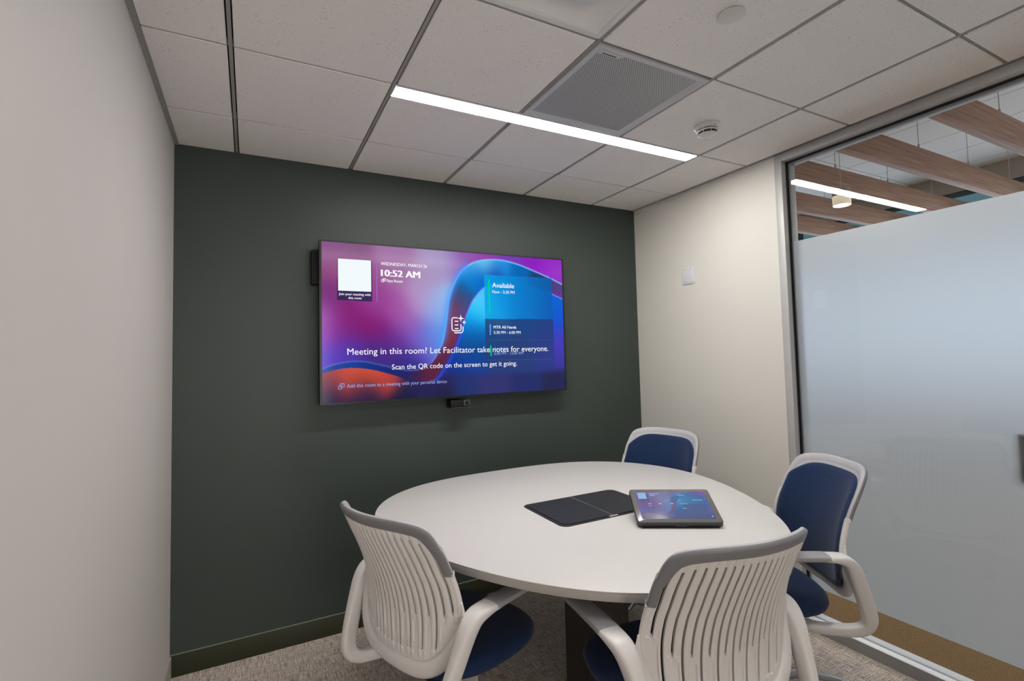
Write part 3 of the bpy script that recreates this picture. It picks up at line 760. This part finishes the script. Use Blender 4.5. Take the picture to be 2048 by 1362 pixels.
t = thing('mini_computer', 'black box mounted behind the left edge of the television', 'computer', (.700, 0, 2.113))
part('body', 'black_plastic', t, lambda b: b.bbox((-.030, -.055, -.100), (.14, -.004, .100), .004))
part('bracket', 'charcoal', t, lambda b: b.box((-.02, -.0035, -.06), (.13, 0, .06)))
# camera under the screen
t = thing('conference_camera', 'small black camera with a grey square lens under the television', 'camera', (1.556, 0, 1.272))
part('body', 'black_plastic', t, lambda b: b.bbox((-.060, -.088, -.018), (.026, -.01, .030), .003))
part('lens_face', 'charcoal', t, lambda b: b.bbox((.026, -.094, -.014), (.072, -.05, .026), .003))
part('lens', 'black_plastic', t, lambda b: b.sweep([((.049, -.0935, .006), (1, 0, 0), (0, 0, 1), .014, .014), ((.049, -.098, .006), (1, 0, 0), (0, 0, 1), .012, .012)], 0, 20, 2))
part('bracket', 'charcoal', t, lambda b: (b.box((-.055, -.095, -.024), (.085, 0, -.019)), b.box((-.03, -.008, -.02), (.03, 0, .1))))

# ------------------------------------------------------------------ table
TZ = .875; TT = .030; KS = (1.5751-TZ)/(1.5751-.86)
def shrink(x, y): return (.356+(x-.356)*KS, -3.0797+(y+3.0797)*KS)
TC = shrink(1.761, -1.075)
def outline(off=0, n=120):
    out = []
    for i in range(n):
        a = 2*PI*i/n
        r_ = KS*(.898+.007*math.cos(2*a)+.001*math.sin(2*a)+.060*math.sin(3*a)-.009*math.cos(4*a)-.001*math.sin(4*a))-off
        out.append((r_*math.cos(a), r_*math.sin(a)))
    return out
def table():
    t = thing('conference_table', 'white rounded three-sided meeting table on a dark square column', 'table', (TC[0], TC[1], 0))
    part('tabletop', 'laminate', t, lambda b: b.prism(outline(), TZ-.0035, TZ, 0, .0012))
    part('edge_band', 'laminate_shade', t, lambda b: b.prism(outline(.0004), TZ-TT, TZ-.0036, 0, .0015))  # white laminate as well; the rim's shading is put into a darker colour
    cx, cy = .045, -.055; a = .105
    def col(b):
        b.prism(rrect(cx-a, cy-a, cx+a, cy+a, .006, 3), .02, TZ-TT-.004)
    part('column', 'bronze', t, col)
    part('column_groove', 'charcoal', t, lambda b: (b.box((cx-a-.002, cy-a+.018, .03), (cx-a+.001, cy-a+.022, TZ-TT-.01)), b.box((cx-a+.018, cy-a-.002, .03), (cx-a+.022, cy-a+.001, TZ-TT-.01))))
    part('support_plate', 'bronze', t, lambda b: b.box((cx-.32, cy-.32, TZ-TT-.006), (cx+.32, cy+.32, TZ-TT)))
    part('base_plate', 'bronze', t, lambda b: b.prism(rrect(cx-.125, cy-.125, cx+.125, cy+.125, .01), 0, .02, 0, .003))
table()
def hatch():
    (x0, y0), (x1, y1) = shrink(1.506, -1.330), shrink(2.050, -.972)
    cx, cy = (x0+x1)/2, (y0+y1)/2; hx, hy = (x1-x0)/2, (y1-y0)/2
    t = thing('power_hatch', 'dark rectangular flush cable hatch with two lids in the white tabletop', 'cable hatch', (cx, cy, TZ))
    part('rim', 'hatch_rim', t, lambda b: b.prism(rrect(-hx, -hy, hx, hy, .035), -.0005, .0015, 0, .0006))
    part('well', 'gasket', t, lambda b: b.prism(rrect(-hx+.004, -hy+.004, hx-.004, hy-.004, .032), .0012, .0018))
    def lid(s):
        a = -hx+.016 if s < 0 else .0015; c = -.0015 if s < 0 else hx-.016
        pts = [p for p in rrect(-hx+.016, -hy+.014, hx-.016, hy-.014, .026)]
        out = [(min(p[0], -.0012), p[1]) if s < 0 else (max(p[0], .0012), p[1]) for p in pts]
        q = []
        for p in out:
            if not q or (abs(q[-1][0]-p[0])+abs(q[-1][1]-p[1])) > 1e-6: q.append(p)
        if abs(q[0][0]-q[-1][0])+abs(q[0][1]-q[-1][1]) < 1e-6: q.pop()
        b = MB(); b.prism(q, .0012, 0.0056); return b.build('lid', 'hatch', t)
    lid(-1); lid(1)
    part('seam', 'alu', t, lambda b: b.box((-.0011, -hy+.014, .002), (.0011, hy-.014, .0052)))
    part('latch', 'alu', t, lambda b: b.bbox((-.022, -hy+.004, .001), (.022, -hy+.014, .0046), .001)); part('latch', 'alu', t, lambda b: b.bbox((-.022, hy-.012, .001), (.022, hy-.004, .004), .001))
hatch()

# touch controller, tilted
def controller():
    cx, cy = shrink(1.955, -1.505); rz = math.radians(-31.4)
    t = thing('touch_controller', 'tilted dark grey touch controller with a lit screen on the white table', 'tablet', (cx, cy, TZ), rz)
    w, d, tilt = .168, .212, math.radians(22)
    ct, st = math.cos(tilt), math.sin(tilt)
    y0 = -.085; z0 = .010
    ex = np.array([1, 0, 0]); ey = np.array([0, ct, st]); nn = np.array([0, -st, ct])
    def pos(a, b, c): return np.array([0, y0, z0])+a*ex+b*ey+c*nn
    def slab(b, pts, h0, h1, mi=0, bev=.003):
        m = MB(); m.prism(pts, h0, h1, 0, bev, True)
        b.add([pos(*p) for p in m.v], m.f, mi, True)
    part('body', 'charcoal', t, lambda b: slab(b, rrect(-w, 0, w, d, .014), -.008, .014))
    def stand(b):
        P = [(-.115, y0+.03, 0), (.115, y0+.03, 0), (.115, y0+.19, 0), (-.115, y0+.19, 0)]
        T_ = [pos(-.115, .02, -.006), pos(.115, .02, -.006), pos(.115, .19, -.006), pos(-.115, .19, -.006)]
        b.add(P+[tuple(q) for q in T_], [(3, 2, 1, 0), (4, 5, 6, 7), (0, 1, 5, 4), (1, 2, 6, 5), (2, 3, 7, 6), (3, 0, 4, 7)])
    part('stand', 'black_plastic', t, stand)
    part('front_foot', 'black_plastic', t, lambda b: b.bbox((-.15, y0-.002, 0), (.15, y0+.03, .008), .002))
    part('sensor_button', 'charcoal', t, lambda b: slab(b, rrect(-.020, -.003, .022, .004, .002), -.004, .008, 0, .0008))
    # glass border
    part('glass', 'tablet_glass', t, lambda b: slab(b, rrect(-w+.004, .004, w-.004, d-.004, .011), .0135, .0146, 0, .0003))
    img = picture(200, 120)
    img = img*.30+np.array([112, 124, 158.])*.70  # pale reflection haze over the screen mixed into its colours
    sw, y_0, y_1 = .146, .022, d-.018
    sc = picture_mesh('screen', 'tablet_picture', t, 0, 0, 200, 120, img, lambda a, b: tuple(pos((a-.5)*2*sw, y_0+(y_1-y_0)*b, .0149)))
    def q(u0, v0, u1, v1):
        P = [pos((a-.5)*2*sw, y_0+(y_1-y_0)*c, .0152) for a, c in ((u0, v0), (u1, v0), (u1, v1), (u0, v1))]
        part('screen_mark', 'ui_soft', sc, lambda b: b.add(P, [(0, 1, 2, 3)]))
    q(.03, .72, .15, .96); q(.20, .90, .34, .93); q(.20, .84, .28, .865); q(.60, .85, .70, .87); q(.78, .66, .93, .68)
    q(.60, .52, .70, .535); q(.60, .36, .66, .375); q(.14, .52, .19, .55); q(.29, .52, .33, .56); q(.46, .52, .50, .56); q(.14, .45, .19, .465); q(.95, .06, .97, .10)
mat('tablet_glass', (.16, .155, .15), rough=.18, lincol=True)
txt_mat('ui_soft', (165, 195, 240), .8)
controller()

# ------------------------------------------------------------------ chairs
def interp(x, xs, ys):
    n = len(xs)
    if x <= xs[0]: return ys[0]+(x-xs[0])*(ys[1]-ys[0])/(xs[1]-xs[0])
    if x >= xs[-1]: return ys[-1]+(x-xs[-1])*(ys[-1]-ys[-2])/(xs[-1]-xs[-2])
    i = max(k for k in range(n-1) if xs[k] <= x); h = xs[i+1]-xs[i]; t = (x-xs[i])/h
    def slope(k):
        if k == 0: return (ys[1]-ys[0])/(xs[1]-xs[0])
        if k == n-1: return (ys[-1]-ys[-2])/(xs[-1]-xs[-2])
        return (ys[k+1]-ys[k-1])/(xs[k+1]-xs[k-1])
    m0, m1 = slope(i)*h, slope(i+1)*h
    return (2*t**3-3*t*t+1)*ys[i]+(t**3-2*t*t+t)*m0+(-2*t**3+3*t*t)*ys[i+1]+(t**3-t*t)*m1
ZK = [.50, .56, .62, .70, .78, .85, .90, .95, 1.0, 1.04, 1.08]
HWK = [.250, .255, .260, .266, .270, .268, .263, .261, .257, .255, .254]
YK = [-.244, -.248, -.246, -.246, -.256, -.276, -.297, -.320, -.344, -.362, -.382]
CK = [.040, .052, .062, .074, .082, .087, .089, .090, .088, .088, .090]
def hw(z): return interp(z, ZK, HWK)
def ysurf(x, z):
    u = x/hw(z); a = abs(u)
    return interp(z, ZK, YK)+interp(z, ZK, CK)*a**2.3
def surf_frame(x, z):
    """position, outward (rear) normal of the back shell"""
    e = 1e-3
    p = Vector((x, ysurf(x, z), z)); dx = Vector((2*e, ysurf(x+e, z)-ysurf(x-e, z), 0)); dz = Vector((0, ysurf(x, z+e)-ysurf(x, z-e), 2*e))
    n = dz.cross(dx); n.normalize()
    if n.y > 0: n = -n
    return p, n
def ztop(u): return 1.058-.085*abs(u)**8
def zbot(u): return .586+.16*abs(u)**5
NS = 21
def shell_mesh():
    """the slatted plastic back: rounded ribs with open slots between them"""
    pos = [0, .12, .135, .22, .35, .5, .65, .78, .865, .88]; per = len(pos); nv = 110
    us = [-1+2*(k+p)/NS for k in range(NS) for p in pos]+[1.0]; nu = len(us)-1
    V = []; deep = []
    for j in range(nv+1):
        for i in range(nu+1):
            u = us[i]; uu = u*.985; t_ = j/nv
            z = zbot(uu)+(ztop(uu)-zbot(uu))*t_; x = uu*hw(z); p, n = surf_frame(x, z)
            k = (u+1)/2*NS; kk = round(k); ph = abs(k-kk)*2
            q = abs(kk-NS/2)/(NS/2)
            ze = (.617+.05*q**2) if kk % 2 == 0 else (.735+.02*q**2)
            if q > .86: ze = .80 if kk % 2 else .76
            inn = ze < z < ztop(u)-.040 and 0 < kk < NS
            rib = 0.0056*(1-(1-min(1, ph))**2)*max(0, min(1, (z-ze+.01)/.06)) if 0 < kk < NS else 0.0056*ph
            if z < ze: rib = 0.0056*max(0, 1-max(0, ze-z)/.03)*(1-(1-min(1, ph))**2)
            off = -.012 if (inn and ph < .25) else rib
            V.append(p+n*(.003+off)); deep.append(inn and ph < .25)
    F = []; Mi = []
    for j in range(nv):
        for i in range(nu):
            a = j*(nu+1)+i; f = (a, a+1, a+nu+2, a+nu+1); F.append(f); Mi.append(1 if all(deep[q_] for q_ in f) else 0)
    o = len(V)
    for j in range(nv+1):
        for i in range(nu+1):
            uu = us[i]*.985; z = zbot(uu)+(ztop(uu)-zbot(uu))*j/nv; p, n = surf_frame(uu*hw(z), z)
            V.append(p-n*.011)
    for j in range(nv):
        for i in range(nu):
            a = o+j*(nu+1)+i; F.append((a+nu+1, a+nu+2, a+1, a)); Mi.append(2)
    b = MB(); b.v = [tuple(p) for p in V]; b.f = F; b.m = Mi; b.sm = [True]*len(F)
    return b
def edge_pts():
    """the outline of the back from the left cap end over the top to the right"""
    half = [(.2665, .70), (.2705, .76), (.2695, .82), (.2655, .87), (.2625, .915), (.261, .955), (.257, .984), (.251, 1.018), (.237, 1.046), (.207, 1.065), (.15, 1.076), (.08, 1.079), (0, 1.078)]
    pts = [(-x, z) for x, z in half]+[(x, z) for x, z in reversed(half[:-1])]
    return [tuple(p) for p in catmull(pts, 4)]
def band(zmin, zmax_side, wfun, thick, inset_fun, lift=0):
    E = edge_pts(); path = []
    sel = [i for i, p in enumerate(E) if zmin <= p[1] <= zmax_side or p[1] > zmax_side]
    E = [E[i] for i in sel]
    if zmax_side < 2: E = [p for p in E if p[1] <= zmax_side]
    for i, (x, z) in enumerate(E):
        x0, z0 = E[max(0, i-1)]; x1, z1 = E[min(len(E)-1, i+1)]
        tx, tz = x1-x0, z1-z0; l = math.hypot(tx, tz) or 1
        ix, iz = tz/l, -tx/l                              # towards the middle of the back
        wd = wfun(x, z); cx, cz = x+ix*wd/2, z+iz*wd/2
        p, n = surf_frame(cx, cz)
        pe, ne = surf_frame(x, z)
        q = surf_frame(x+ix*wd, z+iz*wd)[0]; A = (q-pe); A.normalize(); B = n
        lf = lift*max(0, (z-.96)/.1)
        path.append((p+n*(inset_fun+lf), A, B, wd/2, thick))
    return path
def strut(pts, m, name, parent, e=2.6, n=14):
    """pts: (x, y, z, width across x, thickness in the side plane), smoothed"""
    P = catmull(pts, 5); path = []
    for i, q in enumerate(P):
        t_ = Vector(P[min(i+1, len(P)-1)][:3])-Vector(P[max(i-1, 0)][:3]); t_.normalize()
        A = Vector((1, 0, 0)); A = (A-t_*A.dot(t_)); A.normalize(); B = t_.cross(A)
        path.append((Vector(q[:3]), A, B, q[3]/2, q[4]/2))
    b = MB(); b.sweep(path, 0, n, e); return b.build(name, m, parent)

def make_chair(label):
    t = thing('office_chair', label, 'chair', (0, 0, 0), 0, 'swivel chairs around the meeting table')
    sh = shell_mesh().build('backrest', ['shell', 'dark_slot', 'lip_front'], t)
    # white rims of the back below the cap
    for s in (-1, 1):
        b = MB(); E = [p for p in band(.745, .905, lambda x, z: .020, .0115, -.003) if p[0].x*s > 0]
        b.sweep(E, 0, 12, 2.4); b.build('side_rim', 'shell', sh)
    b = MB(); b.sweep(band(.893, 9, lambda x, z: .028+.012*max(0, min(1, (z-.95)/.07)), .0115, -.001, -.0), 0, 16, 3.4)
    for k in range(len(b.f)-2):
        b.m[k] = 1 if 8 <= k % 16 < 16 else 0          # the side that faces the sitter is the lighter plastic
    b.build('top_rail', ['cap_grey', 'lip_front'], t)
    # U-shaped lower frame hugging the slatted panel
    path = []; UU = [-1.0+2.0*i/60 for i in range(61)]
    def bo(u): z = zbot(u*.985)-.001; return u*.985*hw(z), z
    C_ = [bo(u) for u in UU]
    C_ = [(-.2685, .80), (-.2675, .775)]+C_+[(.2675, .775), (.2685, .80)]
    for i in range(len(C_)):
        (x0, z0), (x1, z1) = C_[max(0, i-1)], C_[min(len(C_)-1, i+1)]
        tx, tz = x1-x0, z1-z0; l = math.hypot(tx, tz) or 1; ox, oz = tz/l, -tx/l
        x, z = C_[i]; wd = .003+.022*min(1, max(0, (.80-z)/.16)); d = wd*.8
        px, pz = x+ox*d, z+oz*d
        yy = interp(pz, ZK, YK)+interp(pz, ZK, CK)*(abs(x)/hw(z))**2.3
        P0 = Vector((px, yy-.004, pz)); T_ = Vector((tx, 0, tz)); T_.normalize()
        N = Vector((0, -1, 0)); A = Vector((ox, 0, oz))
        path.append((P0, A, N, wd, .004+.0085*min(1, max(0, (.79-z)/.10))))
    b = MB(); b.sweep(path, 0, 14, 2.6); b.build('back_frame', 'shell', t)
    # front cushion
    b = MB(); nu, nv = 40, 44; V = []
    for j in range(nv+1):
        for i in range(nu+1):
            u = -1+2*i/nu; v = j/nv
            zt_ = 1.034-.075*abs(u)**6; zb_ = .575+.10*abs(u)**4
            z = zb_+(zt_-zb_)*v; x = u*(hw(z)-.013)
            p, n = surf_frame(x, z); e = min(1-abs(u), v*1.2, (1-v)*1.2)
            th = .012+.016*min(1, e/.08)**.5 if e > 0 else .010
            V.append(p-n*th)
    F = [(j*(nu+1)+i, j*(nu+1)+i+1, (j+1)*(nu+1)+i+1, (j+1)*(nu+1)+i) for j in range(nv) for i in range(nu)]
    b.add(V, F, 0, True); b.build('back_cushion', 'navy_fabric', t)
    # seat
    def seat_ring(s_, z, n=56, front=0):
        out = []
        for i in range(n):
            a = 2*PI*i/n; c, q = math.cos(a), math.sin(a); e = 2.7
            x = math.copysign(abs(c)**(2/e), c)*.252*s_; y = math.copysign(abs(q)**(2/e), q)*.262*s_+.055
            x *= 1+.04*(y/.3)
            zz = z-.016*max(0, (y-.15)/.16)**2+.004*abs(x/.25)**2
            out.append((x, y, zz))
        return out
    b = MB(); R = [seat_ring(.92, .502), seat_ring(.975, .508), seat_ring(1, .525), seat_ring(.985, .546), seat_ring(.93, .560), seat_ring(.8, .567), seat_ring(.5, .566), seat_ring(.15, .564)]
    n = 56; V = [p for r_ in R for p in r_]; F = [(k*n+i, k*n+(i+1) % n, (k+1)*n+(i+1) % n, (k+1)*n+i) for k in range(len(R)-1) for i in range(n)]
    F += [tuple(reversed(range(n))), tuple((len(R)-1)*n+i for i in range(n))]
    b.add(V, F, 0, True); b.build('seat', 'navy_fabric', t)
    b = MB(); R = [seat_ring(.50, .458), seat_ring(.70, .468), seat_ring(.84, .484), seat_ring(.88, .500), seat_ring(.8, .504)]
    V = [p for r_ in R for p in r_]; F = [(k*n+i, k*n+(i+1) % n, (k+1)*n+(i+1) % n, (k+1)*n+i) for k in range(len(R)-1) for i in range(n)]
    F += [tuple(reversed(range(n))), tuple((len(R)-1)*n+i for i in range(n))]
    b.add(V, F, 0, True); b.build('seat_pan', 'shell', t)
    # arms
    for s in (-1, 1):
        arm = [(.306, -.075, .772, .070, .022), (.306, -.120, .769, .070, .030), (.304, -.160, .757, .064, .042), (.300, -.188, .722, .054, .054), (.292, -.216, .655, .042, .057),
               (.279, -.246, .575, .036, .057), (.268, -.262, .520, .036, .056), (.258, -.256, .486, .037, .052), (.246, -.222, .466, .040, .046), (.225, -.155, .458, .046, .040), (.19, -.08, .453, .052, .036), (.12, -.02, .452, .06, .036), (.04, .0, .454, .06, .036)]
        a_ = strut([(x*s, y, z, w_, h_) for x, y, z, w_, h_ in arm], 'shell', 'armrest', t, 3.6, 18)
        pad = [(.300, .205, .763, .040, .012), (.301, .198, .764, .056, .016), (.303, .15, .769, .066, .020), (.305, .05, .774, .070, .024), (.306, -.05, .774, .071, .026), (.306, -.088, .772, .071, .028)]
        strut([(x*s, y, z, w_, h_) for x, y, z, w_, h_ in pad], 'lip_grey', 'arm_pad', a_, 3.2)
    # base
    part('mechanism', 'black_plastic', t, lambda q: q.bbox((-.07, -.10, .40), (.07, .08, .468), .012))
    part('gas_column', 'black_plastic', t, lambda q: q.lathe([(.027, .17), (.027, .30), (.015, .305), (.015, .41)], 24))
    part('hub', 'chair_metal', t, lambda q: q.lathe([(.05, .10), (.055, .13), (.052, .17), (.035, .185), (.028, .19)], 28))
    for k in range(5):
        a = 2*PI*k/5
        pts = [(0, .035, .148, .046, .045), (0, .10, .142, .042, .038), (0, .20, .122, .036, .030), (0, .29, .098, .030, .024), (0, .325, .086, .026, .022)]
        lg = strut([(x, y, z, w_, h_) for x, y, z, w_, h_ in pts], 'chair_metal', 'base_leg', t, 3.0, 12)
        lg.rotation_euler = (0, 0, a)
        def cast(q):
            for sx in (-1, 1):
                q.sweep([((sx*.012, .318, .030), (0, 1, 0), (0, 0, 1), .030, .030), ((sx*.028, .318, .030), (0, 1, 0), (0, 0, 1), .029, .029)], 0, 20, 2)
            q.bbox((-.012, .30, .03), (.012, .34, .078), .004)
        part('caster', 'black_plastic', lg, cast)
    return t
def children(o): return [c for c in bpy.data.objects if c.parent == o]
def copy_tree(o, parent=None):
    c = o.copy(); COL.objects.link(c)
    if parent: c.parent = parent
    for ch in children(o):
        if ch is c: continue
        copy_tree(ch, c)
    return c
specs = [
 (1.025, -1.265, -69.41, 20, 'navy and white slatted-back swivel chair seen from behind at the left of the table'),
 (2.403, -1.597, 60.46, 45, 'navy swivel chair with white arms right of the table, before the frosted glass'),
 (2.424, -.752, 101.33, 10, 'navy swivel chair partly hidden behind the table, in the corner by the cream wall'),
 (1.596, -1.846, -6.81, 0, 'white slatted-back swivel chair seen from behind, nearest the viewer at the front of the table')]
chairs = []
for k, (x, y, a, leg, lab) in enumerate(specs):
    c = make_chair(lab) if k == 0 else copy_tree(chairs[0])
    chairs.append(c)
for c, (x, y, a, leg, lab) in zip(chairs, specs):
    c.location = (x, y, 0); c.rotation_euler = (0, 0, math.radians(a)); c['label'] = lab
    for ch in children(c):
        if ch.name.startswith('base_leg'): ch.rotation_euler = (0, 0, ch.rotation_euler.z+math.radians(leg))
